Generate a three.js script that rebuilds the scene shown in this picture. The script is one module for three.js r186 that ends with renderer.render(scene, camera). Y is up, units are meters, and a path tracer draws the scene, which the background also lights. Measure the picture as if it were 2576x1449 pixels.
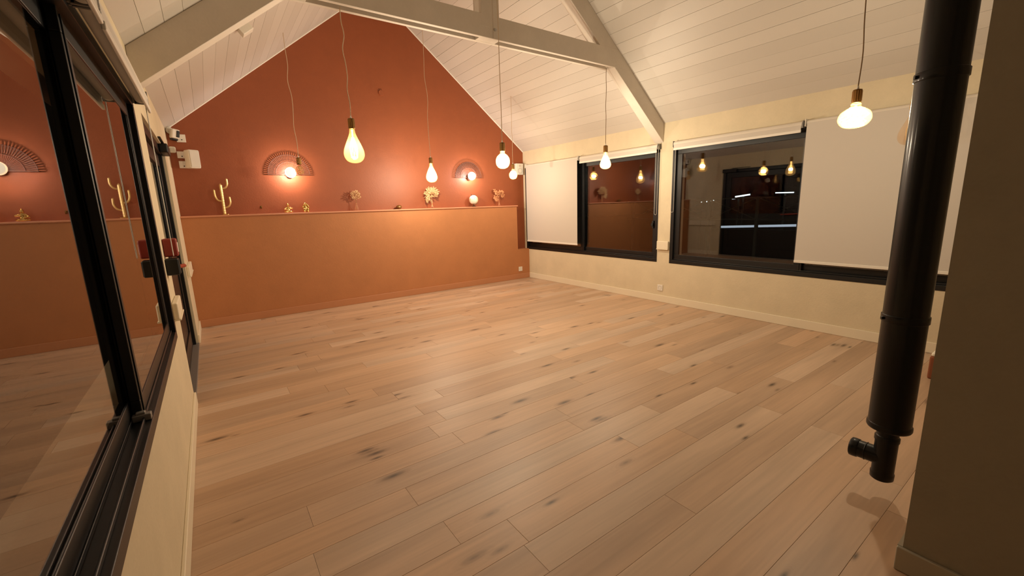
import * as THREE from 'three';
import { RoundedBoxGeometry } from 'three/addons/geometries/RoundedBoxGeometry.js';
import { mergeGeometries } from 'three/addons/utils/BufferGeometryUtils.js';
import { MarchingCubes } from 'three/addons/objects/MarchingCubes.js';
import { RectAreaLightUniformsLib } from 'three/addons/lights/RectAreaLightUniformsLib.js';

// ---------------------------------------------------------------- camera, night sky, exposure
const scene = new THREE.Scene();
const camera = new THREE.PerspectiveCamera(68.46, 2576 / 1449, 0.02, 200);
camera.rotation.order = 'YXZ';
camera.position.set(0.2422, 1.3, 6.2214);
camera.rotation.set(-0.19202, -0.61259, -0.0332);
scene.add(camera);
scene.background = new THREE.Color().setRGB(0.0009, 0.0010, 0.0014);   // moonless night
const renderer = new THREE.WebGLRenderer({ antialias: true });
renderer.toneMapping = THREE.LinearToneMapping;
renderer.toneMappingExposure = 0.207;
renderer.shadowMap.enabled = true;
RectAreaLightUniformsLib.init();
const PENDANT = new THREE.Color().setRGB(1.0, 0.85, 0.63);   // warm filament bulbs
const SCONCE = new THREE.Color().setRGB(1.0, 0.84, 0.78);    // whiter, pinker bulbs in the wall fans
const SCONCE_COOL = new THREE.Color().setRGB(1.0, 0.87, 0.88);   // the right-hand one is cooler
const SCONCE_CD = 4.6;

// ---------------------------------------------------------------- helpers
let seed = 7;
const rnd = () => { seed = (seed * 1664525 + 1013904223) >>> 0; return seed / 4294967296; };
const rr = (a, b) => a + (b - a) * rnd();
const used = {};
function numbered(n) { const k = used[n] = (used[n] ?? -1) + 1; return k ? n + '_' + String(k).padStart(3, '0') : n; }
const V = (x, y, z) => new THREE.Vector3(x, y, z);
function merged(g) {
  if (!Array.isArray(g)) return g;
  const list = g.map((q) => { const r = q.index ? q.toNonIndexed() : q; for (const k of Object.keys(r.attributes)) if (!['position', 'normal', 'uv'].includes(k)) r.deleteAttribute(k); return r; });
  return list.length === 1 ? list[0] : mergeGeometries(list);
}
function part(name, g, m, parent) {
  const o = new THREE.Mesh(merged(g), m); o.name = name; o.castShadow = o.receiveShadow = true; parent.add(o); return o;
}
function tag(o, label, category, extra = {}) { Object.assign(o.userData, { label, category }, extra); return o; }
function thing(name, label, category, at = [0, 0, 0], extra = {}) {
  const o = new THREE.Group(); o.name = numbered(name); o.position.set(...at); scene.add(o); return tag(o, label, category, extra);
}
function single(name, label, category, g, m, extra = {}) { const o = part(numbered(name), g, m, scene); return tag(o, label, category, extra); }
const struct = (name, label, category, g, m) => single(name, label, category, g, m, { kind: 'structure' });
const structGroup = (name, label, category) => thing(name, label, category, [0, 0, 0], { kind: 'structure' });
// box between two corners; r > 0 rounds its edges
function bx(x0, x1, y0, y1, z0, z1, r = 0) {
  const w = Math.abs(x1 - x0), h = Math.abs(y1 - y0), d = Math.abs(z1 - z0);
  const g = r ? new RoundedBoxGeometry(w, h, d, 2, Math.min(r, w / 2.01, h / 2.01, d / 2.01)) : new THREE.BoxGeometry(w, h, d);
  return g.translate((x0 + x1) / 2, (y0 + y1) / 2, (z0 + z1) / 2);
}
function cyl(r0, r1, a, b, n = 24) {
  const d = b.clone().sub(a), g = new THREE.CylinderGeometry(r1, r0, d.length(), n);
  return g.applyQuaternion(new THREE.Quaternion().setFromUnitVectors(V(0, 1, 0), d.clone().normalize())).translate(...a.clone().add(b).multiplyScalar(0.5).toArray());
}
function tube(pts, r, n = 40, k = 8, closed = false) { return new THREE.TubeGeometry(new THREE.CatmullRomCurve3(pts, closed), n, r, k, closed); }
function lathe(pts, n = 32) { return new THREE.LatheGeometry(pts.map(([r, y]) => new THREE.Vector2(r, y)), n); }
// uv in metres, taken from the two axes a face lies along
function metricUV(g, s = 1, ou = 0, ov = 0) {
  g = g.index ? g.toNonIndexed() : g; const p = g.attributes.position, n = g.attributes.normal, uv = new Float32Array(p.count * 2);
  for (let i = 0; i < p.count; i++) {
    const ax = Math.abs(n.getX(i)), ay = Math.abs(n.getY(i)), az = Math.abs(n.getZ(i));
    const [u, v] = ay >= ax && ay >= az ? [p.getX(i), p.getZ(i)] : ax >= az ? [p.getZ(i), p.getY(i)] : [p.getX(i), p.getY(i)];
    uv[2 * i] = u * s + ou; uv[2 * i + 1] = v * s + ov;
  }
  g.setAttribute('uv', new THREE.BufferAttribute(uv, 2)); return g;
}
// mesh of a distance field
function sdf(fn, lo, hi, n) {
  const mc = new MarchingCubes(n, new THREE.MeshBasicMaterial(), false, false, 40000);
  const c = lo.map((v, i) => (v + hi[i]) / 2), h = Math.max(...lo.map((v, i) => (hi[i] - v) / 2)) * 1.1;
  for (let k = 0; k < n; k++) for (let j = 0; j < n; j++) for (let i = 0; i < n; i++) {
    mc.field[k * n * n + j * n + i] = -fn((i - n / 2) / (n / 2) * h + c[0], (j - n / 2) / (n / 2) * h + c[1], (k - n / 2) / (n / 2) * h + c[2]);
  }
  mc.isolation = 0; mc.update();
  const g = new THREE.BufferGeometry(), m = mc.count * 3, a = mc.positionArray.slice(0, mc.count * 3), q = mc.normalArray.slice(0, m);
  for (let i = 0; i < a.length; i++) a[i] = a[i] * h + c[i % 3];
  g.setAttribute('position', new THREE.BufferAttribute(a, 3)); g.setAttribute('normal', new THREE.BufferAttribute(q, 3));
  g.setAttribute('uv', new THREE.BufferAttribute(new Float32Array(mc.count * 2), 2));
  return g;
}
const cap = (p, a, b, ra, rb) => {
  const d = b.map((v, i) => v - a[i]), l = d[0] ** 2 + d[1] ** 2 + d[2] ** 2, e = p.map((v, i) => v - a[i]);
  const t = l ? Math.min(1, Math.max(0, (e[0] * d[0] + e[1] * d[1] + e[2] * d[2]) / l)) : 0;
  return Math.hypot(e[0] - d[0] * t, e[1] - d[1] * t, e[2] - d[2] * t) - (ra + (rb - ra) * t);
};
const smin = (a, b, k) => { const h = Math.max(k - Math.abs(a - b), 0) / k; return Math.min(a, b) - h * h * k / 4; };
// tiling value noise
const hash = (x, y, s) => { let h = (x * 374761393 + y * 668265263 + s * 974711) | 0; h = Math.imul(h ^ (h >>> 13), 1274126177); return ((h ^ (h >>> 16)) >>> 0) / 4294967296; };
function noise(x, y, px, py, s) {
  const i = Math.floor(x), j = Math.floor(y), f = x - i, g = y - j, u = f * f * (3 - 2 * f), v = g * g * (3 - 2 * g), w = (a, m) => ((a % m) + m) % m;
  const A = hash(w(i, px), w(j, py), s), B = hash(w(i + 1, px), w(j, py), s), C = hash(w(i, px), w(j + 1, py), s), D = hash(w(i + 1, px), w(j + 1, py), s);
  return A + (B - A) * u + (C - A) * v + (A - B - C + D) * u * v;
}
function dataTex(w, h, fn, srgb = false) {
  const d = new Uint8Array(w * h * 4);
  for (let y = 0; y < h; y++) for (let x = 0; x < w; x++) { const c = fn(x / w, y / h), o = (y * w + x) * 4; d[o] = c[0]; d[o + 1] = c[1]; d[o + 2] = c[2]; d[o + 3] = 255; }
  const t = new THREE.DataTexture(d, w, h); t.wrapS = t.wrapT = THREE.RepeatWrapping; t.magFilter = THREE.LinearFilter; t.minFilter = THREE.LinearMipmapLinearFilter; t.generateMipmaps = true;
  if (srgb) t.colorSpace = THREE.SRGBColorSpace; t.needsUpdate = true; return t;
}
const grey = (v) => { const b = Math.max(0, Math.min(255, v * 255)); return [b, b, b]; };

// ---------------------------------------------------------------- materials
const S = (o) => new THREE.MeshStandardMaterial(o), P = (o) => new THREE.MeshPhysicalMaterial(o);
const rollerTex = dataTex(512, 512, (u, v) => grey(0.5 * noise(u * 128, v * 128, 128, 128, 1) + 0.3 * noise(u * 60, v * 60, 60, 60, 2) + 0.2 * noise(u * 16, v * 16, 16, 16, 3)));   // painted with a roller
const mottle = dataTex(512, 512, (u, v) => { const n = 0.94 + 0.06 * (0.5 * noise(u * 6, v * 6, 6, 6, 4) + 0.3 * noise(u * 19, v * 19, 19, 19, 5) + 0.2 * noise(u * 90, v * 90, 90, 90, 6)); return grey(n); }, true);
const paint = (c, rough = 0.75, bump = 0.0006) => S({ color: c, roughness: rough, bumpMap: rollerTex, bumpScale: bump, map: mottle });
const M = {
  cream: paint('#e1d1b2'), partitionShade: paint('#968e7c'), deep: paint('#964e2a', 0.55), terra: paint('#bd7c4e', 0.6), white: paint('#e9e0d4', 0.6, 0.0003),  // the partition tone is a pale wall darkened, its shade painted in
  trimWhite: S({ color: '#e9e2d8', roughness: 0.5 }), trimShade: S({ color: '#a29a88', roughness: 0.45 }), trimCream: S({ color: '#e9dcc2', roughness: 0.45 }), trimTerra: S({ color: '#bd8059', roughness: 0.45 }), shelf: S({ color: '#cf8d6b', roughness: 0.4 }),  // the partition trim carries the same painted shade
  beam: paint('#d9cec0', 0.55, 0.0004), alu: P({ color: '#101113', roughness: 0.42, metalness: 0.2, clearcoat: 0.15, clearcoatRoughness: 0.3 }),
  rubber: S({ color: '#0c0c0c', roughness: 0.7 }),
  glass: P({ color: '#ffffff', transmission: 1, thickness: 0, roughness: 0.0, ior: 1.52 }),
  pipe: P({ color: '#040404', roughness: 0.42, metalness: 0.0, specularIntensity: 0.45, clearcoat: 0.22, clearcoatRoughness: 0.14 }),
  plastic: S({ color: '#e9e2d6', roughness: 0.4 }), grille: S({ color: '#cfc7ba', roughness: 0.65 }), blackPlastic: S({ color: '#101010', roughness: 0.45 }),
  red: S({ color: '#8a2c24', roughness: 0.4 }), redBar: S({ color: '#96392a', roughness: 0.3 }), steel: S({ color: '#b9b7b2', roughness: 0.3, metalness: 0.9 }), zinc: S({ color: '#8a8580', roughness: 0.55, metalness: 0.5 }),
  gold: S({ color: '#e0bd78', roughness: 0.2, metalness: 1 }), goldSoft: S({ color: '#dcc08a', roughness: 0.38, metalness: 0.9 }), brass: S({ color: '#7d5a2c', roughness: 0.35, metalness: 0.85 }), copperCap: S({ color: '#b98f5a', roughness: 0.3, metalness: 0.9 }),
  cord: S({ color: '#c9b196', roughness: 0.85 }), cordDark: S({ color: '#8d7355', roughness: 0.85 }),
  rattan: S({ color: '#5a3320', roughness: 0.6 }), dried: S({ color: '#d8b184', roughness: 0.9 }), driedPink: S({ color: '#cf9468', roughness: 0.9 }), twig: S({ color: '#9c7048', roughness: 0.9 }),
  clay: S({ color: '#83492a', roughness: 0.8 }), paper: S({ color: '#efe6d4', roughness: 0.8 }), darkWood: S({ color: '#4a2d1a', roughness: 0.5 }),
  bulbClear: P({ color: '#fff4e6', transmission: 0.96, thickness: 0, roughness: 0.02, ior: 1.45 }),
  bulbGlow: P({ color: '#ffe3b0', transmission: 0.90, thickness: 0, roughness: 0.03, ior: 1.45, emissive: new THREE.Color().setRGB(1, 0.83, 0.48), emissiveIntensity: 5 }),
  bulbGlowWhite: P({ color: '#fff0dc', transmission: 0.72, thickness: 0, roughness: 0.03, ior: 1.45, emissive: new THREE.Color().setRGB(1, 0.86, 0.62), emissiveIntensity: 10 }),
  blockCapGlow: S({ color: '#f4ead8', roughness: 0.35, emissive: new THREE.Color().setRGB(1, 0.86, 0.62), emissiveIntensity: 6 }),  // opaque, glowing surface of the added cap that stops forward light
  filament: S({ color: '#fff0c8', roughness: 0.6, emissive: new THREE.Color().setRGB(1, 0.82, 0.42), emissiveIntensity: 60 }),
  filamentOff: S({ color: '#e8cf9a', roughness: 0.5 }),
  fabric: P({ color: '#d3cabf', roughness: 0.85, transparent: true, opacity: 0.955 }), fabricRoll: S({ color: '#ded4c6', roughness: 0.8 }),
  night: S({ color: '#15140f', roughness: 0.95 }), railing: S({ color: '#2c3028', roughness: 0.7 }),
  tubeLight: S({ color: '#ffffff', emissive: new THREE.Color().setRGB(0.80, 0.95, 1.0), emissiveIntensity: 9 }), kerbGlow: S({ color: '#ffffff', emissive: new THREE.Color().setRGB(0.70, 0.85, 1.0), emissiveIntensity: 2.4 }),  // the second glow stands in for lamplight on a pale kerb
};

// ---------------------------------------------------------------- room shell
const W = 4.94, ZB = 9.0, HR = 2.225, HL = 2.25, HA = 4.23, XA = 2.47, LEDGE = 0.12, T = 0.26;
const uvBox = (...a) => metricUV(bx(...a));
// a wall in the zy plane with rectangular openings, built from its solid rectangles
function wallPieces(x0, x1, top, z0, z1, holes) {
  const zs = [...new Set([z0, z1, ...holes.flatMap((h) => [h[0], h[1]])])].sort((a, b) => a - b), out = [];
  for (let i = 0; i + 1 < zs.length; i++) {
    const a = zs[i], b = zs[i + 1], h = holes.find((q) => q[0] <= a && q[1] >= b);
    if (!h) out.push(uvBox(x0, x1, -0.05, top, a, b));
    else { if (h[2] > 0) out.push(uvBox(x0, x1, -0.05, h[2], a, b)); out.push(uvBox(x0, x1, h[3], top, a, b)); }
  }
  return out;
}
const WIN1 = [0.06, 2.835, 0.52, 1.955], WIN2 = [3.02, 5.87, 0.52, 1.955], WIN3 = [3.10, 5.70, 0.6, 1.93], DOOR = [0.92, 2.64, 0, 1.94];
struct('wall_right', 'cream side wall with the two wide dark windows', 'wall', wallPieces(W, W + T, HR + 0.06, 0, ZB, [WIN1, WIN2]), M.cream);
struct('wall_left', 'cream side wall at the left edge with window and door', 'wall', wallPieces(-T, 0, HL + 0.06, 0, ZB, [WIN3, DOOR]), M.cream);
function gable(z0, z1) {
  const s = new THREE.Shape(); s.moveTo(-T, -0.05); s.lineTo(W + T, -0.05); s.lineTo(W + T, HR + 0.05 - T * 0.5); s.lineTo(XA, HA + 0.1); s.lineTo(-T, HL + 0.05 - T * 0.5); s.closePath();
  return metricUV(new THREE.ExtrudeGeometry(s, { depth: z1 - z0, bevelEnabled: false }).translate(0, 0, z0));
}
struct('wall_back', 'deep terracotta gable wall rising to the roof peak', 'wall', gable(-T, 0), M.deep);
struct('wall_front', 'cream end wall behind the viewer', 'wall', gable(ZB, ZB + T), M.cream);
struct('wall_half', 'lighter terracotta half-height wall below the ledge', 'wall', [uvBox(0, 4.69, 0, 1.283, 0, LEDGE), uvBox(4.69, W, 0, 0.53, 0, LEDGE)], M.terra);
struct('wall_partition', 'pale partition with shade painted into its colour at the right edge beside the black pipe', 'wall', metricUV(bx(2.06, 2.17, 0, 3.86, 5.95, ZB)), M.partitionShade);
struct('trim_1', 'thin pinkish ledge board capping the terracotta half wall', 'ledge', metricUV(bx(0, 4.705, 1.283, 1.303, 0, LEDGE + 0.018, 0.004)), M.shelf);
const rake = (n, e) => { const d = V(XA, HA, 0).sub(e); return struct('trim_' + n, (n === 2 ? 'right' : 'left') + ' slim white trim along the gable rake', 'trim', [cyl(0.009, 0.009, e.clone().add(V(0, -0.004, 0.006)), V(XA, HA - 0.004, 0.006), 8)], M.trimWhite); };
rake(2, V(W, HR, 0)); rake(3, V(0, HL, 0));
struct('baseboard_back', 'terracotta baseboard along the half wall', 'baseboard', [bx(0, W, 0, 0.09, LEDGE, LEDGE + 0.014, 0.004)], M.trimTerra);
struct('baseboard_right', 'cream baseboard below the two dark windows', 'baseboard', [bx(W - 0.014, W, 0, 0.09, LEDGE + 0.014, ZB, 0.004)], M.trimCream);
struct('baseboard_left', 'cream baseboard below the left sliding window', 'baseboard', [bx(0, 0.014, 0, 0.09, 2.65, ZB, 0.004), bx(0, 0.014, 0, 0.09, LEDGE + 0.014, 0.88, 0.004)], M.trimCream);
struct('baseboard_partition', 'baseboard at the foot of the partition, shade painted into its colour', 'baseboard', [bx(2.046, 2.06, 0, 0.09, 5.936, ZB, 0.004), bx(2.06, 2.17, 0, 0.09, 5.936, 5.95)], M.trimShade);

// oak planks, laid across the room
const knots = []; { const keep = seed; seed = 99; for (let i = 0; i < 46; i++) knots.push([rnd(), rnd(), rr(0.5, 1.25), rnd()]); seed = keep; }
const oak = (u, v) => {
  const wob = noise(u * 6, v * 8, 6, 8, 11) * 0.35;
  let g = 0.26 * noise(u * 10 + wob, v * 90 + wob * 6, 10, 90, 12) + 0.20 * noise(u * 26, v * 260, 26, 260, 13) + 0.54 * noise(u * 5, v * 18 + wob * 3, 5, 18, 14);
  let k = 0;
  for (const [ku, kv, ks, kk] of knots) {
    let du = Math.abs(u - ku), dv = Math.abs(v - kv); du = Math.min(du, 1 - du) * 4; dv = Math.min(dv, 1 - dv) * 2;
    const e = Math.hypot(du / (0.045 * ks), dv / (0.013 * ks)); if (e < 3.2) k = Math.max(k, (kk > 0.5 ? 0.62 : 0.30) * Math.exp(-e * e * 1.1) + 0.13 * Math.exp(-e * 0.9) * (0.6 + 0.4 * Math.sin(e * 9)));
  }
  return [g, k];
};
const oakTex = dataTex(2048, 1024, (u, v) => {
  const [g, k] = oak(u, v), t = 0.96 + 0.22 * (g - 0.5) , d = 1 - 0.72 * k;
  return [202 * t * d, 173 * t * d * (1 - 0.04 * k), 147 * t * d * (1 - 0.10 * k)];
}, true);
const oakBump = dataTex(1024, 512, (u, v) => { const [g, k] = oak(u, v); return grey(0.35 + 0.5 * g - 0.3 * k); });
const oakMats = [['#ffffff', 0], ['#f7f2ed', 1], ['#fff6ec', 2], ['#efe8e1', 3], ['#f9f0e6', 4], ['#f2e9df', 5]].map(([c]) => P({ color: c, map: oakTex, bumpMap: oakBump, bumpScale: 0.0006, roughness: 0.46, clearcoat: 0.12, clearcoatRoughness: 0.4 }));
const floor = structGroup('floor', 'floor of wide oak planks with dark knots', 'floor');
part('underlay', bx(-0.2, W + 0.2, -0.08, -0.016, -0.2, ZB + 0.2), M.rubber, floor);
{
  const pw = 0.155; let row = 0, n = 0;
  for (let z = LEDGE - 0.02; z < ZB; z += pw, row++) {
    let x = -0.001; const first = rr(0.35, 1.5);
    for (let i = 0; x < W; i++) {
      let l = i === 0 ? first : rr(1.0, 2.1); if (W - x - l < 0.3) l = W - x;
      const g = metricUV(bx(x + 0.0004, Math.min(x + l, W) - 0.0004, -0.016, rr(-0.0003, 0), z + 0.0004, z + pw - 0.0004, 0.0008), 1);
      const uv = g.attributes.uv, ou = rnd() * 4, ov = rnd() * 2; for (let q = 0; q < uv.count; q++) uv.setXY(q, (uv.getX(q) + ou) / 4, (uv.getY(q) + ov) / 2);
      part(n ? 'plank_' + String(n).padStart(3, '0') : 'plank', g, oakMats[Math.floor(rnd() * oakMats.length)], floor); n++; x += l;
    }
  }
}
// painted ceiling boards that run along the room on both roof slopes
const ceiling = structGroup('ceiling', 'white painted boarded ceiling on two roof slopes', 'ceiling');
const boardMats = ['#c9c1b7', '#c6beb4', '#ccc4ba'].map((c) => S({ color: c, roughness: 0.5, bumpMap: rollerTex, bumpScale: 0.0003 }));
{
  let n = 0;
  for (const side of [1, -1]) {
    const e = side > 0 ? V(W, HR, 0) : V(0, HL, 0), a = V(XA, HA, 0), u = a.clone().sub(e), len = u.length(); u.normalize();
    const nn = V(-u.y, u.x, 0); if (nn.y < 0) nn.negate();
    const m = new THREE.Matrix4().makeBasis(u, nn, V(0, 0, 1).multiplyScalar(V(0, 0, 1).dot(u.clone().cross(nn)) > 0 ? 1 : -1)).setPosition(e.x, e.y, 0);
    const place = (g) => { g.applyMatrix4(m); return g; };
    const zz = V(0, 0, 1).dot(u.clone().cross(nn)) > 0 ? 1 : -1, z0 = zz > 0 ? -0.02 : -(ZB + 0.02), z1 = zz > 0 ? ZB + 0.02 : 0.02;
    part('roof_deck', place(bx(-0.5, len + 0.12, 0.014, 0.16, z0 - 0.2, z1 + 0.2)), M.beam, ceiling);
    const count = 25, w = len / count;
    for (let i = 0; i < count; i++) { const gp = rr(0.0003, 0.0013); part(n ? 'board_' + String(n).padStart(3, '0') : 'board', metricUV(place(bx(i * w + gp, (i + 1) * w - gp, rr(-0.0006, 0.0004), 0.014, z0, z1, 0.0008))), boardMats[n % 3], ceiling); n++; }
  }
}

// ---------------------------------------------------------------- windows and door
const ox = (side) => (o) => (side > 0 ? W + o : -o);
function ob(side, o0, o1, y0, y1, z0, z1, r = 0.003) { const X = ox(side); return bx(Math.min(X(o0), X(o1)), Math.max(X(o0), X(o1)), y0, y1, z0, z1, r); }
function rectFrame(side, o0, o1, [z0, z1, y0, y1], w, r = 0.003, wb = w) {
  return [ob(side, o0, o1, y0, y0 + wb, z0, z1, r), ob(side, o0, o1, y1 - w, y1, z0, z1, r), ob(side, o0, o1, y0 + wb, y1 - w, z0, z0 + w, r), ob(side, o0, o1, y0 + wb, y1 - w, z1 - w, z1, r)];
}
function makeWindow(name, label, side, win, innerFar, handleAt) {
  const g = structGroup(name, label, 'window'), [z0, z1, y0, y1] = win, mid = (z0 + z1) / 2, f = 0.045;
  part('frame', rectFrame(side, -0.006, 0.1, win, f), M.alu, g);
  part('sill_track', [ob(side, 0.012, 0.018, y0 + f, y0 + f + 0.014, z0 + f, z1 - f), ob(side, 0.0445, 0.0475, y0 + f, y0 + f + 0.014, z0 + f, z1 - f), ob(side, 0.086, 0.092, y0 + f, y0 + f + 0.014, z0 + f, z1 - f)], M.alu, g);
  for (const far of [true, false]) {
    const inner = far === innerFar, o0 = inner ? 0.018 : 0.048, o1 = o0 + 0.026;
    const r = far ? [z0 + f - 0.005, mid + 0.045, y0 + f - 0.005, y1 - f + 0.005] : [mid - 0.045, z1 - f + 0.005, y0 + f - 0.005, y1 - f + 0.005], sw = 0.072;
    const s = part('sash', [...rectFrame(side, o0, o1, r, sw), ob(side, o0 - 0.004, o0, r[2] + 0.02, r[3] - 0.02, far ? r[1] - 0.03 : r[0] + 0.018, far ? r[1] - 0.018 : r[0] + 0.03)], M.alu, g);
    for (const o of side > 0 ? [o0 + 0.003, o0 + 0.019] : [o0 + 0.003]) part('glass_pane', metricUV(ob(side, o, o + 0.0006, r[2] + sw - 0.005, r[3] - sw + 0.005, r[0] + sw - 0.005, r[1] - sw + 0.005, 0)), M.glass, s);
  }
  for (const [z, y] of handleAt) { const h = part('handle', [ob(side, -0.008, 0.022, y - 0.05, y + 0.05, z - 0.014, z + 0.014, 0.006), ob(side, -0.03, -0.006, y - 0.02, y + 0.02, z - 0.012, z + 0.02, 0.006)], M.blackPlastic, g); h.userData.label = 'black pull handle'; }
  return g;
}
makeWindow('window_1', 'dark sliding window beside the terracotta corner', 1, WIN1, true, [[2.76, 1.0]]);
makeWindow('window_2', 'dark sliding window nearer the black pipe', 1, WIN2, true, []);
const win3 = makeWindow('window_3', 'large dark sliding window at the left edge mirroring the room', -1, WIN3, true, []);
{ const l = part('latch', [bx(-0.045, 0.004, 0.646, 0.668, 4.44, 4.467, 0.003), bx(-0.035, -0.01, 0.66, 0.676, 4.443, 4.463, 0.003)], M.zinc, win3); l.userData.label = 'small grey metal sash stop'; }
{
  const d = structGroup('door_1', 'dark glazed emergency door with red push bar', 'door'), [z0, z1, , y1] = DOOR;
  part('frame', [ob(-1, 0.02, 0.12, 0, y1, z0, z0 + 0.06), ob(-1, 0.02, 0.12, 0, y1, z1 - 0.06, z1), ob(-1, 0.02, 0.12, y1 - 0.07, y1, z0 + 0.06, z1 - 0.06)], M.alu, d);
  part('threshold', [ob(-1, -0.004, 0.2, -0.01, 0.02, z0, z1)], M.zinc, d);
  const l = part('leaf', [...rectFrame(-1, 0.045, 0.085, [z0 + 0.065, z1 - 0.065, 0.025, y1 - 0.075], 0.11, 0.004, 0.16), ob(-1, 0.045, 0.085, 0.84, 0.96, z0 + 0.17, z1 - 0.17)], M.alu, d);
  part('lower_panel', ob(-1, 0.058, 0.07, 0.18, 0.85, z0 + 0.16, z1 - 0.16), M.alu, l);
  part('glass_pane', metricUV(ob(-1, 0.06, 0.0606, 0.95, y1 - 0.18, z0 + 0.16, z1 - 0.16, 0)), M.glass, l);
  const b = part('push_bar', [cyl(0.014, 0.014, V(-0.035, 0.955, z1 - 0.06), V(0.055, 0.94, z1 - 0.42), 16), cyl(0.009, 0.009, V(-0.05, 0.94, z1 - 0.42), V(0.055, 0.94, z1 - 0.42), 12)], M.redBar, d); b.userData.label = 'red push bar';
  for (const z of [z1 - 0.07, z1 - 0.42]) { const h = part('bar_housing', [bx(-0.047, -0.015, 0.90, 0.99, z - 0.03, z + 0.03, 0.008)], M.blackPlastic, d); h.userData.label = 'black bar housing'; }
  const c = part('door_closer', [bx(-0.02, 0.045, 1.865, 1.945, z0 + 0.0, z0 + 0.32, 0.012), bx(0.0, 0.02, 1.95, 1.962, z0 + 0.2, z0 + 0.6, 0.003)], M.blackPlastic, d); c.userData.label = 'black door closer';
}
// ---------------------------------------------------------------- roof truss
{
  const t = thing('roof_truss', 'white timber roof truss spanning the room above the lamps', 'truss'), zf = 2.88, zb = 2.745;
  const beam = (pts, z0, z1) => { const s = new THREE.Shape(pts.map((p) => new THREE.Vector2(...p))); return metricUV(new THREE.ExtrudeGeometry(s, { depth: z1 - z0 - 0.008, bevelEnabled: true, bevelThickness: 0.004, bevelSize: 0.004, bevelOffset: -0.004, bevelSegments: 1 }).translate(0, 0, z0 + 0.004)); };
  const rY = (x) => HR + (W - x) * (HA - HR) / (W - XA), lY = (x) => HL + x * (HA - HL) / XA, dp = 0.225;
  part('rafter', beam([[W, rY(W) - dp], [W, rY(W)], [XA, HA], [XA, HA - dp - 0.02]], zb + 0.012, zf - 0.002), M.beam, t);
  part('rafter', beam([[0, lY(0)], [0, lY(0) - dp], [XA, HA - dp - 0.02], [XA, HA]], zb + 0.012, zf - 0.002), M.beam, t);
  const tb = 2.725, tt = 2.908, xl = (y) => (y - HL) / ((HA - HL) / XA), xr = (y) => W - (y - HR) / ((HA - HR) / (W - XA));
  const tie = [[xl(tb), tb], [xr(tb), tb], [xr(tt), tt], [xl(tt), tt]];
  part('tie_plank', beam(tie, zf - 0.034, zf), M.beam, t); part('tie_plank', beam(tie, zb, zb + 0.034), M.beam, t);
  for (const x of [0.9, 2.457, 4.12]) part('spacer_block', metricUV(bx(x - 0.10, x + 0.10, tb + 0.002, tt - 0.01, zb + 0.034, zf - 0.034)), M.beam, t);
  part('king_post', metricUV(bx(2.365, 2.55, tt - 0.1, HA - 0.02, zb + 0.012, zf + 0.001, 0.004)), M.beam, t);
  const k = part('bolt', [cyl(0.012, 0.012, V(2.50, 2.80, zf - 0.01), V(2.50, 2.80, zf + 0.008), 12)], M.steel, t); k.userData.label = 'small pale bolt head';
}
{ // junction block on the left slope
  const th = Math.atan((HA - HL) / XA), g = bx(-0.05, 0.05, -0.06, 0, -0.045, 0.045, 0.006).rotateZ(th);
  const o = single('junction_box', 'small white junction box on the left ceiling slope behind the rafter', 'junction box', g, M.plastic); o.position.set(0.69, HL + 0.69 * (HA - HL) / XA, 1.9);
}

// ---------------------------------------------------------------- roller blinds
function beadChain(x, z, yTop, yBot, gap) {
  const pts = []; for (let i = 0; i <= 10; i++) pts.push(V(x, yTop + (yBot + gap / 2 - yTop) * i / 10, z - gap / 2));
  for (let i = 1; i < 8; i++) { const a = Math.PI * i / 8; pts.push(V(x, yBot + gap / 2 - Math.sin(a) * gap / 2, z - Math.cos(a) * gap / 2)); }
  for (let i = 0; i <= 10; i++) pts.push(V(x, yBot + gap / 2 + (yTop - yBot - gap / 2) * i / 10, z + gap / 2));
  return tube(pts, 0.0016, 90, 5);
}
function blind(label, side, z0, z1, yc, drop, chain) {
  const s = side > 0 ? -1 : 1, wx = side > 0 ? W : 0, xc = wx + s * 0.042, r = drop > 0.3 ? 0.022 : 0.030;
  const t = thing('roller_blind', label, 'blind', [xc, yc, (z0 + z1) / 2], { group: side > 0 ? 'roller blinds on the right wall' : 'roller blinds on the left wall' }), h = (z1 - z0) / 2;
  part('roller', [cyl(r, r, V(0, 0, -h + 0.012), V(0, 0, h - 0.012), 28)], M.fabricRoll, t);
  for (const q of [-1, 1]) part('bracket', [bx(-0.030, 0.030, -0.034, 0.034, q * (h - 0.004) - 0.004, q * (h - 0.004) + 0.004, 0.003), bx(s < 0 ? 0.02 : -0.042, s < 0 ? 0.042 : -0.02, -0.03, 0.034, q * (h - 0.004) - 0.004, q * (h - 0.004) + 0.004)], drop > 0.3 ? M.plastic : M.zinc, t);
  const fx = s * r * 0.96 ;
  part('fabric', metricUV(bx(fx - 0.0005, fx + 0.0005, -drop, 0, -h + 0.016, h - 0.016)), M.fabric, t);
  part('bottom_bar', [bx(fx - 0.006, fx + 0.006, -drop - 0.018, -drop + 0.008, -h + 0.014, h - 0.014, 0.004)], M.plastic, t);
  if (chain) { const c = part('bead_chain', beadChain(s * 0.016, chain[0] > 0 ? h - 0.016 : -h + 0.016, 0, -chain[1], 0.035), M.plastic, t); c.userData.label = 'thin looped bead chain'; }
  return t;
}
blind('lowered pale roller blind next to the terracotta wall', 1, 0.145, 1.447, 1.965, 1.285, null);
blind('rolled-up pale blind above the dark window with the drop bulb', 1, 1.475, 2.85, 1.955, 0.055, [1, 0.83]);
blind('rolled-up pale blind above the window showing outdoor lights', 1, 3.055, 4.425, 1.955, 0.055, [-1, 0.80]);
blind('lowered pale roller blind behind the black pipe', 1, 4.437, 5.85, 1.965, 1.285, null);
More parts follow.
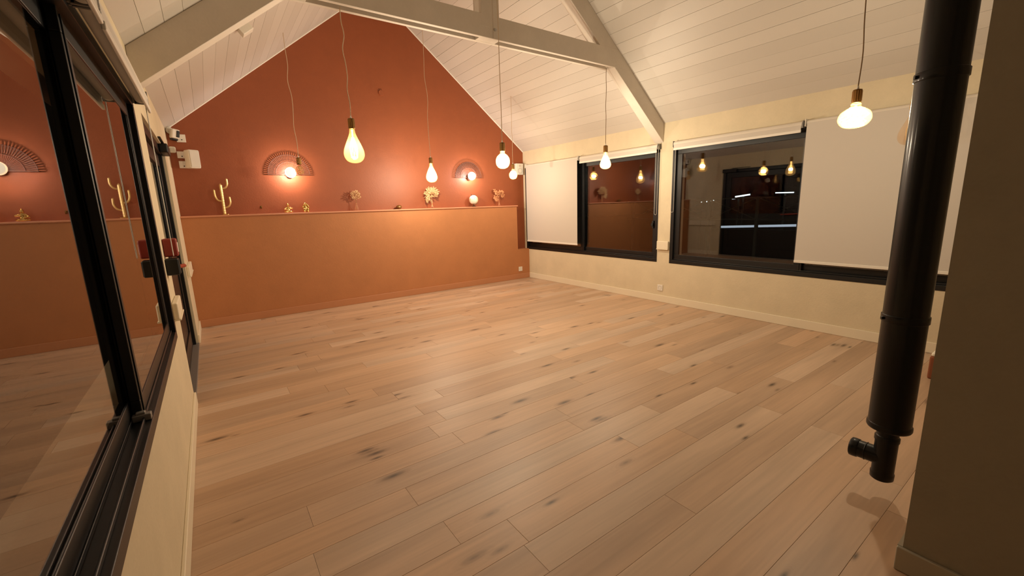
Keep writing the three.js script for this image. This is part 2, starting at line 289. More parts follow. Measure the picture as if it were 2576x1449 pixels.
blind('rolled-up pale blind at top left nearest the dark glazed door', -1, 3.11, 4.42, 1.93, 0.06, [-1, 0.85]);
blind('rolled-up pale blind at the top left corner of the picture', -1, 4.435, 5.68, 1.93, 0.06, null);

// ---------------------------------------------------------------- small fittings on the walls
function socket(label, face, x, y, z) {
  const t = thing('wall_socket', label, 'socket', [x, y, z], { group: 'white wall sockets' }); if (face === 'x') t.rotation.y = -Math.PI / 2;
  part('cover_plate', [bx(-0.04, 0.04, -0.04, 0.04, 0, 0.009, 0.004)], M.plastic, t);
  part('insert', [lathe([[0.0, 0.004], [0.019, 0.004], [0.0205, 0.0105], [0.024, 0.0105], [0.026, 0.009]], 24).rotateX(Math.PI / 2)], M.grille, t);
}
socket('white square socket low on the terracotta half wall', 'z', 4.73, 0.175, LEDGE);
socket('white square socket below the gap between the windows', 'x', W, 0.187, 2.903);
function trunking(label, side, z0, z1) {
  const t = thing('cable_cover', label, 'cable cover', [side > 0 ? W : 0, 0.745, (z0 + z1) / 2]), s = side > 0 ? -1 : 1, h = (z1 - z0) / 2;
  part('cover', bx(Math.min(0, s * 0.03), Math.max(0, s * 0.03), -0.05, 0.05, -h, h, 0.008), M.trimCream, t);
  part('lower_lip', bx(Math.min(0, s * 0.036), Math.max(0, s * 0.036), -0.058, -0.048, -h, h, 0.003), M.trimCream, t);
}
trunking('cream cable cover on the pier between the two right windows', 1, 2.845, 3.012);
trunking('cream cable cover on the pier between left window and door', -1, 2.72, 3.05);
trunking('cream cable cover between the dark door and terracotta wall', -1, 0.14, 0.8);
{
  const t = thing('alarm_box', 'red alarm box above the black box beside the left window', 'alarm', [0, 1.115, 2.86]);
  part('case', bx(0, 0.07, -0.055, 0.055, -0.045, 0.045, 0.01), M.red, t); part('face_window', bx(0.066, 0.072, -0.03, 0.03, -0.026, 0.026, 0.002), M.plastic, t);
}
{
  const t = thing('key_box', 'small black box under the red alarm box', 'box', [0, 1.0, 2.9]);
  part('case', bx(0, 0.065, -0.05, 0.05, -0.05, 0.05, 0.008), M.blackPlastic, t); part('cover_seam', bx(0.064, 0.067, -0.044, 0.044, -0.044, 0.044, 0.001), M.rubber, t);
}
function cablePlate(label, x, y, s) {
  const t = thing('cable_plate', label, 'plate', [x, y, 0]); part('plate', bx(-s / 2, s / 2, -s / 2, s / 2, 0, 0.008, 0.003), M.plastic, t);
  part('cable_hole', [new THREE.CylinderGeometry(0.006, 0.006, 0.003, 12).rotateX(Math.PI / 2).translate(0.006, -0.016, 0.0085)], M.blackPlastic, t);
}
cablePlate('white plate beside the security camera', 0.128, 2.165, 0.085);
cablePlate('upper white plate left of the left speaker', 0.105, 1.985, 0.075);
cablePlate('lower white plate left of the left speaker', 0.11, 1.878, 0.078);
{ // camera
  const t = thing('security_camera', 'white security camera in the upper left terracotta corner', 'camera', [0.045, 2.205, 0.0]);
  part('mount', [cyl(0.034, 0.034, V(-0.005, 0.035, 0), V(-0.005, 0.035, 0.03), 24), cyl(0.014, 0.014, V(-0.005, 0.03, 0.03), V(0.01, 0.015, 0.06), 16)], M.plastic, t);
  const b = part('body', [bx(-0.03, 0.045, -0.05, 0.05, 0.04, 0.12, 0.014).rotateY(0.35).rotateZ(-0.18)], M.plastic, t);
  part('lens_face', [bx(0.012, 0.042, -0.036, 0.036, 0.114, 0.126, 0.006).rotateY(0.35).rotateZ(-0.18)], M.blackPlastic, b);
  part('shade', [bx(-0.02, 0.04, -0.07, -0.045, 0.03, 0.10, 0.01).rotateY(0.35).rotateZ(-0.18)], M.blackPlastic, t);
}
{ const t = thing('motion_sensor', 'small white rounded sensor above the left speaker', 'sensor', [0.034, 2.035, 0]); part('case', bx(-0.032, 0.032, -0.034, 0.034, 0, 0.05, 0.018), M.plastic, t); part('lens', bx(-0.02, 0.024, -0.02, 0.02, 0.046, 0.053, 0.006), M.grille, t); }
{
  const t = thing('speaker', 'white box speaker in the left terracotta corner', 'speaker', [0.155, 1.93, 0.0]);
  part('bracket', [cyl(0.012, 0.012, V(0, 0, 0), V(0, 0, 0.06), 12)], M.blackPlastic, t);
  const c = part('cabinet', bx(-0.055, 0.055, -0.10, 0.10, 0.05, 0.16, 0.014).rotateY(0.45), M.plastic, t); part('grille', bx(-0.048, 0.05, -0.088, 0.088, 0.156, 0.166, 0.006).rotateY(0.45), M.grille, c);
}
{
  const t = thing('speaker', 'white flat speaker beside the right window corner', 'speaker', [4.812, 1.922, 0.0]);
  const c = part('cabinet', bx(-0.076, 0.076, -0.095, 0.095, 0, 0.08, 0.008), M.plastic, t);
  part('woofer', [lathe([[0.0, -0.006], [0.02, -0.004], [0.042, 0.004], [0.048, 0.004], [0.05, 0]], 24).rotateX(Math.PI / 2).translate(0, -0.03, 0.08)], M.grille, c);
  part('tweeter', [lathe([[0.0, 0.0], [0.014, 0.002], [0.022, 0.004], [0.024, 0]], 20).rotateX(Math.PI / 2).translate(0, 0.055, 0.08)], M.grille, c);
}
single('wall_vent', 'small round terracotta vent high on the gable wall', 'vent', [new THREE.CylinderGeometry(0.036, 0.04, 0.018, 24).rotateX(Math.PI / 2).translate(2.474, 2.913, 0.009)], M.deep);
{ const t = thing('wall_hook', 'tiny hook on the terracotta wall right of the cactus', 'hook', [0.816, 1.38, 0]); part('hook', [tube([V(0, 0.012, 0), V(0, 0.008, 0.02), V(0, -0.012, 0.022), V(0, -0.014, 0.034), V(0, 0, 0.038)], 0.003, 24, 6)], M.brass, t); part('plate', bx(-0.01, 0.01, -0.012, 0.02, 0, 0.004, 0.002), M.brass, t); }

// ---------------------------------------------------------------- fan-shaped wall lamps
function fanLamp(label, x, y, R, color, cd) {
  const t = thing('wall_lamp', label, 'wall lamp', [x, y, 0], { group: 'fan wall lamps' }), n = 37;
  for (let i = 0; i < n; i++) {
    const a = Math.PI * i / (n - 1), s = new THREE.Shape(); s.moveTo(0.045, -0.0010); s.lineTo(R * 0.62, -0.0022); s.lineTo(R * 0.97, -0.0062); s.quadraticCurveTo(R + 0.008, 0, R * 0.97, 0.0062); s.lineTo(R * 0.62, 0.0022); s.lineTo(0.045, 0.0010); s.closePath();
    part(i ? 'slat_' + String(i).padStart(3, '0') : 'slat', new THREE.ExtrudeGeometry(s, { depth: 0.006, bevelEnabled: false }).rotateZ(a).translate(0, 0, 0.014), M.rattan, t);
  }
  const arc = (q) => Array.from({ length: 25 }, (_, i) => V(Math.cos(Math.PI * i / 24) * q, Math.sin(Math.PI * i / 24) * q, 0.022));
  part('hoop', [tube(arc(R * 0.63), 0.0035, 60, 6)], M.rattan, t); part('hoop', [tube(arc(R * 0.985), 0.003, 60, 6)], M.rattan, t);
  part('base_rail', [bx(-R, R, -0.007, 0.003, 0.010, 0.022, 0.002)], M.rattan, t);
  part('wall_mount', [cyl(0.03, 0.03, V(0, -0.012, 0), V(0, -0.012, 0.03), 20)], M.rattan, t);
  const c = V(0.0, 0.006, 0.125);
  part('lamp_holder', [cyl(0.022, 0.022, V(0, 0.008, 0.02), V(0, 0.008, 0.068), 24), lathe([[0.022, 0], [0.031, 0.003], [0.031, 0.010], [0.022, 0.014]], 28).rotateX(Math.PI / 2).translate(0, 0.008, 0.05)], M.brass, t);
  const fc = part('light_block_cap', [new THREE.SphereGeometry(0.0664, 32, 14, 0, Math.PI * 2, 0, 1.12).rotateX(Math.PI / 2).translate(c.x, c.y + 0.008, c.z)], M.blockCapGlow, t); fc.userData.label = 'glowing opaque cap added to block forward light of the bulb';  // opaque cap added to keep the bulb light near the wall
  const g = part('glass_bulb', [new THREE.SphereGeometry(0.065, 32, 20).translate(c.x, c.y + 0.008, c.z)], M.bulbGlowWhite, t);
  const pts = []; for (let i = 0; i < 40; i++) { const a = i * 0.9; pts.push(V(c.x + Math.cos(a) * 0.022, c.y - 0.02 + i * 0.0014, c.z + Math.sin(a) * 0.022)); }
  part('filament', [tube(pts, 0.0022, 160, 5)], M.filament, g);
  const l = new THREE.PointLight(color, cd, 0, 2); l.position.set(c.x, c.y + 0.008, c.z); l.castShadow = true; l.shadow.radius = 1.2; t.add(l);
}
fanLamp('fan-shaped wall lamp with warm halo above the gold figurines', 1.18, 1.785, 0.245, SCONCE, SCONCE_CD);
fanLamp('fan-shaped wall lamp above the pale globe', 3.81, 1.775, 0.245, SCONCE_COOL, SCONCE_CD * 0.85);

// ---------------------------------------------------------------- pendant bulbs
const PROFILE = {   // radius, height: 0 is where the glass meets the socket, downwards
  pear: [[0.016, 0], [0.020, -0.012], [0.023, -0.03], [0.034, -0.06], [0.052, -0.10], [0.068, -0.14], [0.075, -0.172], [0.072, -0.20], [0.058, -0.225], [0.034, -0.241], [0.0, -0.247]],
  globe: [[0.016, 0], [0.022, -0.006], [0.022, -0.018], [0.040, -0.032], [0.058, -0.056], [0.064, -0.085], [0.059, -0.115], [0.043, -0.138], [0.022, -0.149], [0.0, -0.152]],
  drop: [[0.015, 0], [0.020, -0.012], [0.026, -0.035], [0.042, -0.07], [0.057, -0.108], [0.062, -0.13], [0.057, -0.152], [0.040, -0.170], [0.018, -0.178], [0.0, -0.180]],
  flat: [[0.018, 0], [0.026, -0.006], [0.026, -0.020], [0.046, -0.032], [0.072, -0.052], [0.083, -0.080], [0.080, -0.104], [0.062, -0.128], [0.036, -0.140], [0.0, -0.145]],
};
function shrink(p, k, d) { return p.map(([r, y]) => [Math.max(0.0, r * k), y]).filter(([, y]) => y < -0.02 && y > d); }
function filamentOf(kind, scale) {
  const prof = PROFILE[kind], depth = prof.at(-1)[1], out = [];
  const radiusAt = (y) => { for (let i = 0; i + 1 < prof.length; i++) if (y <= prof[i][1] && y >= prof[i + 1][1]) { const f = (prof[i][1] - y) / (prof[i][1] - prof[i + 1][1]); return prof[i][0] + (prof[i + 1][0] - prof[i][0]) * f; } return 0; };
  if (kind === 'pear' || kind === 'drop') {
    out.push(cyl(0.006, 0.004, V(0, -0.004, 0), V(0, depth * 0.42, 0), 12));
    for (let i = 0; i < 8; i++) { const a = i / 8 * Math.PI * 2, top = depth * 0.24, bot = depth * 0.84, rm = radiusAt(depth * 0.6) * 0.40; out.push(tube([V(Math.cos(a) * 0.008, top, Math.sin(a) * 0.008), V(Math.cos(a) * rm, (top + bot) / 2, Math.sin(a) * rm), V(Math.cos(a + 0.3) * rm * 0.8, bot, Math.sin(a + 0.3) * rm * 0.8)], 0.0019, 20, 6)); }
  } else {
    for (let q = 0; q < 3; q++) { const pts = []; for (let i = 0; i < 34; i++) { const y = depth * (0.16 + 0.76 * (0.5 + 0.5 * Math.sin(i * 0.43 + q * 1.7))), r = radiusAt(y) * (0.62 + 0.3 * Math.sin(i * 1.9 + q)), a = i * 0.61 + q * 1.26; pts.push(V(Math.cos(a) * r, y, Math.sin(a) * r)); } out.push(tube(pts, 0.0021, 200, 5)); }
    out.push(cyl(0.006, 0.008, V(0, depth * 0.1, 0), V(0, depth * 0.6, 0), 14));
  }
  return out;
}
function pendant(label, kind, [x, y, z], topY, lit, scale = 1, dark = false, sway = 0.012) {
  const prof = PROFILE[kind], depth = prof.at(-1)[1] * scale, t = thing('pendant_lamp', label, 'pendant lamp', [x, y, z], { group: lit ? 'lit pendant bulbs' : 'unlit pendant bulbs' });
  const yTop = -depth / 2 + 0.01;   // the glass is centred on the group's place
  const neck = yTop, sk = 0.078;
  part('cord', [tube(Array.from({ length: 9 }, (_, i) => { const f = i / 8, w = sway * Math.sin(f * Math.PI); return V(w * Math.sin(i * 2.3 + x * 5), neck + sk + 0.012 + (topY - y - neck - sk - 0.012) * f, w * Math.cos(i * 1.7 + z)); }), 0.0032, 70, 6)], dark ? M.cordDark : M.cord, t);
  const holder = part('lamp_holder', [lathe([[0, sk], [0.012, sk], [0.0225, sk - 0.003], [0.0235, sk - 0.008], [0.0235, 0.004], [0.021, 0], [0, 0]], 26).translate(0, neck, 0)], M.brass, t);
  const ribs = []; for (let i = 0; i < 14; i++) { const a = i / 14 * Math.PI * 2; ribs.push(cyl(0.0018, 0.0018, V(Math.cos(a) * 0.0235, neck + 0.010, Math.sin(a) * 0.0235), V(Math.cos(a) * 0.0235, neck + sk - 0.010, Math.sin(a) * 0.0235), 6)); }
  part('rib', ribs, M.copperCap, holder);
  part('cord_grip', [lathe([[0, 0.02], [0.0045, 0.02], [0.006, 0.008], [0.010, 0], [0, 0]], 14).translate(0, neck + sk - 0.002, 0)], M.plastic, t);
  const bulb = part('glass_bulb', [lathe(new THREE.SplineCurve(prof.map((p) => new THREE.Vector2(...p))).getPoints(40).map((p) => [Math.max(0, p.x) * scale, p.y * scale]), 40).translate(0, neck, 0)], lit ? M.bulbGlow : M.bulbClear, t);
  const f = filamentOf(kind, scale).map((g) => g.scale(scale, scale, scale).translate(0, neck, 0));
  part('filament', f, lit ? M.filament : M.filamentOff, bulb);
  if (lit) { const l = new THREE.PointLight(PENDANT, lit, 0, 2); l.position.set(0, neck + depth * 0.55, 0); l.castShadow = true; l.shadow.radius = 1.3; t.add(l); }
  return t;
}
const lTop = (x) => HL + x * (HA - HL) / XA, rTop = (x) => HR + (W - x) * (HA - HR) / (W - XA);
pendant('unlit clear bulb hanging in front of the left fan lamp', 'globe', [1.175, 1.765, 0.80], lTop(1.175), 0, 0.75);
pendant('large lit pear-shaped bulb nearest the left fan lamp', 'pear', [1.223, 1.77, 2.80], 2.735, 5, 1.0);
pendant('lit pear-shaped bulb over the middle dried bouquet', 'pear', [2.80, 1.757, 0.78], rTop(2.80), 19, 1.0);
pendant('lit round bulb hanging before the king post, left of the right speaker', 'globe', [2.50, 1.697, 2.93], HA - 0.02, 16, 1.0, false, 0.003);
pendant('small lit round bulb in front of the right speaker', 'globe', [4.13, 1.757, 0.82], rTop(4.13), 6.5, 0.98, false, 0.003);
pendant('lit drop-shaped bulb in front of the far right window', 'drop', [3.993, 1.751, 2.80], 2.735, 11.5, 1.0, true, 0.003);
pendant('lit flattened round bulb left of the black pipe', 'flat', [3.50, 1.752, 5.23], rTop(3.50), 8, 1.0, true);
pendant('unlit clear pear bulb half hidden behind the black pipe', 'pear', [4.655, 1.765, 5.24], rTop(4.655), 0, 1.0, true);

// ---------------------------------------------------------------- things on the ledge
const LY = 1.303;
{
  const t = thing('cactus_ornament', 'gold metal cactus ornament at the left end of the ledge', 'ornament', [0.425, LY, 0.07]);
  const ribbed = (pts, r, n = 40) => {
    const c = new THREE.CatmullRomCurve3(pts), g = new THREE.TubeGeometry(c, n, r, 20), p = g.attributes.position;
    for (let i = 0; i < p.count; i++) { const s = Math.floor(i / 21), k = i % 21, q = c.getPointAt(Math.min(1, s / n)), m = (1 + 0.10 * Math.cos(k / 20 * Math.PI * 2 * 7)) * (1 + 0.05 * Math.sin(s * 1.9)) * Math.sqrt(Math.max(0.03, 1 - Math.pow(Math.max(0, s / n - 0.9) / 0.1, 2))); p.setXYZ(i, q.x + (p.getX(i) - q.x) * m, q.y + (p.getY(i) - q.y) * m, q.z + (p.getZ(i) - q.z) * m); }
    g.computeVertexNormals(); return g;
  };
  part('base', [lathe([[0, 0], [0.040, 0], [0.042, 0.004], [0.036, 0.010], [0.016, 0.016], [0, 0.017]], 28).translate(0.008, 0, 0)], M.gold, t);
  part('stem', ribbed([V(0, 0.01, 0), V(0.001, 0.18, 0), V(0, 0.365, 0)], 0.0155), M.goldSoft, t);
  part('arm', ribbed([V(-0.008, 0.158, 0), V(-0.045, 0.172, 0), V(-0.066, 0.215, 0), V(-0.070, 0.30, 0)], 0.0105), M.goldSoft, t);
  part('arm', ribbed([V(0.008, 0.302, 0), V(0.045, 0.315, 0), V(0.066, 0.35, 0), V(0.068, 0.425, 0)], 0.0105), M.goldSoft, t);
  part('arm', ribbed([V(0.008, 0.082, 0), V(0.050, 0.098, 0), V(0.072, 0.14, 0), V(0.070, 0.215, 0)], 0.0105), M.goldSoft, t);
}
function figurine(label, x, bones, hat) {
  const t = thing('gold_figurine', label, 'figurine', [x, LY, 0.065], { group: 'gold figurines on the ledge' });
  const f = (px, py, pz) => { let d = 1; for (const [a, b, ra, rb] of bones) d = smin(d, cap([px, py, pz], a, b, ra, rb), 0.008); return d; };
  part('body', sdf(f, [-0.06, -0.002, -0.05], [0.06, 0.135, 0.05], 64), M.gold, t);
  if (hat) part('hat', hat, M.gold, t);
}
figurine('gold seated figurine with bent arms, the left of two', 1.108, [
  [[-0.038, 0.014, 0.012], [0.030, 0.012, 0.022], 0.013, 0.012], [[0.040, 0.014, 0.010], [-0.026, 0.012, 0.026], 0.013, 0.011], [[0, 0.018, 0], [0, 0.06, 0], 0.026, 0.021], [[0, 0.06, 0], [0, 0.074, 0], 0.018, 0.010],
  [[0, 0.094, 0.002], [0, 0.099, 0.002], 0.0165, 0.0155], [[-0.022, 0.066, 0], [-0.042, 0.044, 0.012], 0.0095, 0.008], [[-0.042, 0.044, 0.012], [-0.014, 0.034, 0.03], 0.008, 0.007], [[0.022, 0.066, 0], [0.044, 0.056, 0.012], 0.0095, 0.008], [[0.044, 0.056, 0.012], [0.012, 0.052, 0.03], 0.008, 0.007], [[0, 0.094, 0.018], [0, 0.091, 0.021], 0.003, 0.003],
], [lathe([[0, 0.124], [0.006, 0.122], [0.011, 0.114], [0.0135, 0.108], [0, 0.106]], 18)]);
figurine('gold crouching figurine holding its head, the right of two', 1.314, [
  [[-0.020, 0.012, 0.024], [-0.022, 0.044, 0.022], 0.012, 0.013], [[0.020, 0.012, 0.024], [0.022, 0.044, 0.022], 0.012, 0.013], [[-0.022, 0.044, 0.022], [-0.016, 0.02, -0.008], 0.012, 0.016], [[0.022, 0.044, 0.022], [0.016, 0.02, -0.008], 0.012, 0.016], [[0, 0.022, -0.008], [0, 0.075, -0.004], 0.024, 0.019],
  [[0, 0.104, 0.004], [0, 0.110, 0.004], 0.0195, 0.018], [[-0.020, 0.078, 0], [-0.036, 0.068, 0.014], 0.009, 0.008], [[-0.036, 0.068, 0.014], [-0.017, 0.100, 0.018], 0.008, 0.007], [[0.020, 0.078, 0], [0.036, 0.068, 0.014], 0.009, 0.008], [[0.036, 0.068, 0.014], [0.017, 0.100, 0.018], 0.008, 0.007], [[-0.020, 0.010, 0.03], [-0.022, 0.008, 0.044], 0.009, 0.008], [[0.020, 0.010, 0.03], [0.022, 0.008, 0.044], 0.009, 0.008],
], null);
function leaf(a, dir, len, wid, bend) {
  const g = new THREE.SphereGeometry(0.5, 8, 6).scale(wid, len, wid * 0.28).translate(0, len * 0.5, 0), p = g.attributes.position;
  for (let i = 0; i < p.count; i++) { const f = p.getY(i) / len; p.setZ(i, p.getZ(i) + bend * f * f * len); p.setX(i, p.getX(i) * (1.15 - 0.55 * f)); }
  g.computeVertexNormals();
  return g.applyQuaternion(new THREE.Quaternion().setFromUnitVectors(V(0, 1, 0), dir.clone().normalize())).rotateY(0).translate(a.x, a.y, a.z);
}
function glassVase(t, h, r, neck) { part('vase', [lathe([[0, 0.002], [r * 0.9, 0.002], [r, 0.010], [r * 0.96, h * 0.3], [neck * 1.3, h * 0.72], [neck, h * 0.88], [neck * 1.35, h], [neck * 1.15, h], [neck * 0.8, h * 0.88], [neck * 1.1, h * 0.72], [r * 0.86, h * 0.3], [r * 0.85, 0.014], [0, 0.010]], 28)], M.bulbClear, t); }
{
  const t = thing('dried_flower_vase', 'small glass vase with round dried hydrangea head', 'vase', [1.965, LY, 0.07], { group: 'vases of dried flowers' });
  glassVase(t, 0.105, 0.030, 0.010);
  part('stem', [tube([V(0.003, 0.02, 0), V(0, 0.10, 0), V(-0.002, 0.17, 0.002)], 0.0022, 16, 6), tube([V(-0.004, 0.02, 0), V(0.002, 0.10, 0), V(0.012, 0.18, 0.004)], 0.0018, 16, 6)], M.twig, t);
  const gs = []; for (let i = 0; i < 190; i++) { const a = rnd() * 6.283, c = rr(-1, 1), s = Math.sqrt(1 - c * c), q = 0.074 * Math.pow(rnd(), 0.4), d = V(Math.cos(a) * s, c * 0.95, Math.sin(a) * s * 0.62); gs.push(leaf(V(0, 0.212, 0).addScaledVector(d, q * 0.85), d.clone().add(V(rr(-0.6, 0.6), rr(-0.6, 0.6), rr(-0.6, 0.6))), rr(0.012, 0.022), rr(0.009, 0.014), rr(-0.3, 0.3))); }
  part('flower_head', gs, M.dried, t).userData.kind = 'stuff';
}
{
  const t = thing('dried_flower_vase', 'slim vase with large bushy dried bouquet and hanging leaves', 'vase', [3.105, LY, 0.075], { group: 'vases of dried flowers' });
  glassVase(t, 0.075, 0.024, 0.010);
  part('stem', [tube([V(0.01, 0.02, 0), V(0.0, 0.07, 0), V(-0.012, 0.15, 0)], 0.004, 16, 6), tube([V(-0.006, 0.02, 0), V(0.004, 0.08, 0), V(0.004, 0.17, 0)], 0.003, 16, 6)], M.dried, t);
  const gs = []; for (let i = 0; i < 210; i++) { const a = rnd() * 6.283, c = rr(-0.65, 1), s = Math.sqrt(1 - c * c), d = V(Math.cos(a) * s, c * 0.85, Math.sin(a) * s * 0.5); gs.push(leaf(V(-0.002, 0.215, 0.012).addScaledVector(d, rr(0.012, 0.082)), d.clone().add(V(rr(-0.4, 0.4), rr(-0.3, 0.5), rr(-0.3, 0.3))), rr(0.034, 0.062), rr(0.014, 0.024), rr(-0.4, 0.4))); }
  for (let i = 0; i < 22; i++) gs.push(leaf(V(-0.06 + rr(-0.04, 0.03), rr(0.13, 0.18), rr(-0.01, 0.03)), V(-0.3 + rr(-0.3, 0.3), -1, rr(-0.1, 0.2)), rr(0.04, 0.07), 0.02, 0.3));
  part('flower_head', gs, M.dried, t).userData.kind = 'stuff';
}
{
  const t = thing('dried_flower_vase', 'slim vase with drooping dried blooms at the right end of the ledge', 'vase', [4.35, LY, 0.075], { group: 'vases of dried flowers' });
  glassVase(t, 0.07, 0.022, 0.010);
  part('stem', [tube([V(0.004, 0.02, 0), V(-0.002, 0.09, 0), V(-0.004, 0.17, 0)], 0.004, 16, 6), tube([V(0, 0.15, 0), V(-0.03, 0.20, 0.01), V(-0.058, 0.235, 0.01)], 0.0025, 16, 6), tube([V(0, 0.15, 0), V(0.035, 0.20, 0.01), V(0.05, 0.215, 0.01)], 0.0025, 16, 6)], M.driedPink, t);
  const gs = []; for (const [cx, cy, n, q] of [[-0.075, 0.26, 18, 0.022], [-0.03, 0.215, 34, 0.04], [0.048, 0.235, 34, 0.04], [0.068, 0.17, 22, 0.03], [-0.062, 0.15, 30, 0.03], [-0.055, 0.11, 16, 0.02], [0.01, 0.215, 30, 0.036]]) for (let i = 0; i < n; i++) { const d = V(rr(-1, 1), rr(-1.2, 0.7), rr(-0.6, 0.6)).normalize(); gs.push(leaf(V(cx, cy, 0.004).addScaledVector(d, q * 0.5 * rnd()), d, rr(0.022, 0.044), rr(0.013, 0.021), rr(-0.3, 0.3))); }
  part('flower_head', gs, M.driedPink, t).userData.kind = 'stuff';
}
{ const g = new THREE.IcosahedronGeometry(0.034, 4), p = g.attributes.position; for (let i = 0; i < p.count; i++) { const k = 1 + 0.16 * (noise(p.getX(i) * 40 + 9, p.getY(i) * 40 + p.getZ(i) * 25 + 9, 64, 64, 21) - 0.5); p.setXYZ(i, p.getX(i) * 1.25 * k, p.getY(i) * 0.9 * k, p.getZ(i) * k); } g.computeVertexNormals(); const o = single('decorative_stone', 'small round bronze-brown stone on the ledge', 'stone', g, S({ color: '#7a5328', roughness: 0.35, metalness: 0.35 })); o.position.set(2.575, LY + 0.03, 0.07); }
{
  const t = thing('globe', 'pale cream desk globe on a dark stand', 'globe', [3.845, LY, 0.085]);
  const mapTex = dataTex(512, 256, (u, v) => { const n = 0.6 * noise(u * 8, v * 5, 8, 5, 31) + 0.4 * noise(u * 22, v * 13, 22, 13, 32), land = n > 0.54 ? 1 : 0; return land ? [226, 205, 172] : [243, 235, 219]; }, true);
  part('sphere', new THREE.SphereGeometry(0.074, 40, 28).rotateZ(-0.4).translate(0, 0.112, 0), S({ map: mapTex, roughness: 0.55 }), t);
  const arc = []; for (let i = 0; i <= 20; i++) { const a = Math.PI * (0.63 + i / 20 * 0.98); arc.push(V(Math.cos(a + 0.0) * 0.081, 0.112 + Math.sin(a) * 0.081, 0)); }
  part('meridian_arm', [new THREE.TubeGeometry(new THREE.CatmullRomCurve3(Array.from({ length: 21 }, (_, i) => { const a = Math.PI / 2 + 0.4 - i / 20 * Math.PI; return V(Math.cos(a + Math.PI) * -0.081, 0.112 + Math.sin(a) * 0.081, -0.0); })), 50, 0.003, 8)], M.darkWood, t);
  part('pivot', [cyl(0.004, 0.004, V(-0.034, 0.18, 0), V(-0.042, 0.203, 0), 10)], M.darkWood, t);
  part('stand', [lathe([[0, 0], [0.040, 0], [0.042, 0.006], [0.030, 0.012], [0.008, 0.02], [0.006, 0.036], [0, 0.038]], 28)], M.darkWood, t);
}

// ---------------------------------------------------------------- flue pipe
{
  const X = 2.4815, Z = 5.786, t = thing('flue_pipe', 'black stove flue pipe hanging from the ceiling beside the partition', 'pipe', [X, 0, Z]), r = 0.0715, top = rTop(X) + 0.02 > 4.2 ? 4.2 : rTop(X);
  part('sheath', [cyl(r, r, V(0, 0.34, 0), V(0, top, 0), 56), lathe([[0.03, 0.322], [r + 0.001, 0.322], [r + 0.004, 0.328], [r + 0.004, 0.342], [r, 0.348]], 56)], M.pipe, t);
  for (const y of [0.803, 1.712, 2.62]) {
    const c = part('clamp_band', [lathe([[r, y - 0.016], [r + 0.004, y - 0.013], [r + 0.004, y + 0.013], [r, y + 0.016]], 56)], M.pipe, t);
    part('clamp_lug', [bx(r - 0.004, r + 0.02, y - 0.011, y + 0.011, -0.01, 0.01, 0.003).rotateY(-0.55), bx(r - 0.004, r + 0.012, y - 0.006, y + 0.006, -0.006, 0.006, 0.002).rotateY(2.3)], M.pipe, c);
  }
  part('lower_lug', [bx(r - 0.004, r + 0.014, 0.325, 0.345, -0.01, 0.01, 0.003).rotateY(-0.55)], M.pipe, t);
  const q = 0.0375;
  const tee = part('tee', [cyl(q, q, V(0, 0.27, 0), V(0, 0.34, 0), 40), lathe([[0, 0.082], [q - 0.004, 0.082], [q + 0.003, 0.088], [q + 0.004, 0.112], [q + 0.001, 0.118], [q + 0.002, 0.258], [q + 0.005, 0.264], [q + 0.005, 0.282], [q, 0.288]], 40), cyl(q, q, V(0, 0.182, 0), V(0, 0.182, -0.100), 40), lathe([[q, 0.088], [q + 0.003, 0.090], [q + 0.004, 0.104], [q + 0.003, 0.116], [q - 0.003, 0.120], [q - 0.004, 0.100], [0, 0.100]], 40).rotateX(-Math.PI / 2).translate(0, 0.182, 0)], M.pipe, t);
  part('ring', [lathe([[q, 0.060], [q + 0.003, 0.063], [q, 0.066]], 40).rotateX(-Math.PI / 2).translate(0, 0.182, 0)], M.pipe, tee);
}
// box that peeks out from behind the partition
{
  const t = thing('storage_box', 'orange-brown box on the floor peeking out behind the partition', 'box', [4.42, 0, 5.66]);
  part('body', bx(-0.17, 0.17, 0, 0.165, -0.06, 0.10, 0.012), M.clay, t); part('lid', bx(-0.165, 0.165, 0.165, 0.19, -0.055, 0.095, 0.01), M.paper, t);
}

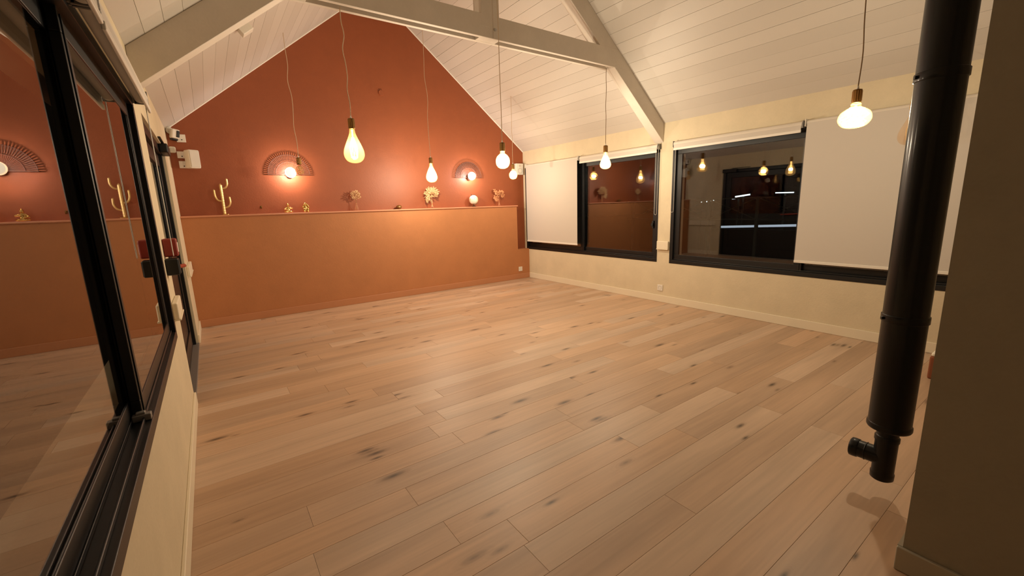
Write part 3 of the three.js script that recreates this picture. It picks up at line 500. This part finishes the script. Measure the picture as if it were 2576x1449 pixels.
// ---------------------------------------------------------------- outside, seen through the right window
struct('ground', 'dark ground outside the windows', 'ground', bx(W + T, 60, -0.4, -0.3, -30, 40), M.night);
{
  const t = thing('terrace_railing', 'dark terrace railing with crossed bars outside the window', 'railing', [9, 0, 0]);
  for (const y of [0.88, 1.30]) part('rail', bx(-0.02, 0.02, y - 0.015, y + 0.015, -1, 5, 0.004), M.railing, t);
  for (let i = 0; i < 7; i++) part(i ? 'post_' + String(i).padStart(3, '0') : 'post', bx(-0.025, 0.025, -0.3, 1.32, -1 + i - 0.028 + 0.16, -1 + i + 0.028 + 0.16, 0.004), M.railing, t);
  for (let i = 0; i < 6; i++) for (const s of [0, 1]) part('cross_bar', [cyl(0.008, 0.008, V(0, s ? 0.88 : 1.3, -0.84 + i), V(0, s ? 1.3 : 0.88, 0.16 + i), 6)], M.railing, t);
}
function lightTube(label, a, b, r = 0.02) {
  const mid = a.clone().add(b).multiplyScalar(0.5), t = thing('light_tube', label, 'light', mid.toArray(), { group: 'outdoor light tubes' }), A = a.clone().sub(mid), B = b.clone().sub(mid);
  part('tube', [cyl(r, r, A, B, 12)], M.tubeLight, t);
  part('post', bx(0.02, 0.06, -mid.y - 0.3, 0, -0.02, 0.02), M.railing, t);
  for (const e of [A, B]) part('end_cap', [cyl(r * 1.15, r * 1.15, e, e.clone().add(e.clone().normalize().multiplyScalar(0.03)), 12)], M.railing, t);
  const l = new THREE.RectAreaLight(new THREE.Color().setRGB(0.8, 0.95, 1.0), 2, 0.04, a.distanceTo(b)); l.position.set(0, -r - 0.01, 0); l.rotation.set(-Math.PI / 2, 0, 0); t.add(l);
}
lightTube('upper cool white light tube outside, left of the two stacked', V(13, 1.342, -0.343), V(13, 1.394, 0.084));
lightTube('lower cool white light tube outside of the two stacked', V(13, 1.285, -0.434), V(13, 1.308, -0.089), 0.014);
lightTube('cool white light tube outside at the window mullion', V(13, 1.410, 0.746), V(13, 1.401, 1.205), 0.014);
lightTube('long light tube showing through the lowered blind', V(13, 1.431, 2.069), V(13, 1.432, 2.783), 0.024);
lightTube('short light tube showing faintly through the lowered blind', V(13, 1.377, 1.725), V(13, 1.376, 2.0), 0.012);
lightTube('light tube through the blind just left of the pipe', V(13, 1.445, 3.218), V(13, 1.444, 3.55), 0.022);
{
  const t = thing('lit_kerb_glow', 'bluish white lit kerb outside, its light put in as glow', 'light', [12.6, 0.52, 0.45]);
  part('strip', [bx(-0.02, 0.02, -0.03, 0.03, -0.95, 1.05, 0.01).rotateX(-0.04)], M.kerbGlow, t); part('kerb', bx(-0.1, 0.015, -0.8, -0.08, -1.2, 1.4), M.night, t);  // emissive band stands for light falling on the kerb
}
for (const [y, z, n] of [[1.208, -1.395, 'leftmost'], [1.226, -1.22, 'second'], [1.238, -1.11, 'third'], [1.25, -1.01, 'rightmost']]) {
  const o = single('distant_lamp', n + ' of four tiny distant lights outside the window', 'light', [new THREE.SphereGeometry(0.018, 12, 8)], M.tubeLight, { group: 'tiny distant lights' }); o.position.set(13, y, z);
  part('stake', [cyl(0.006, 0.006, V(0, -y - 0.3, 0), V(0, -0.01, 0), 6)], M.railing, o);
}
renderer.render(scene, camera);
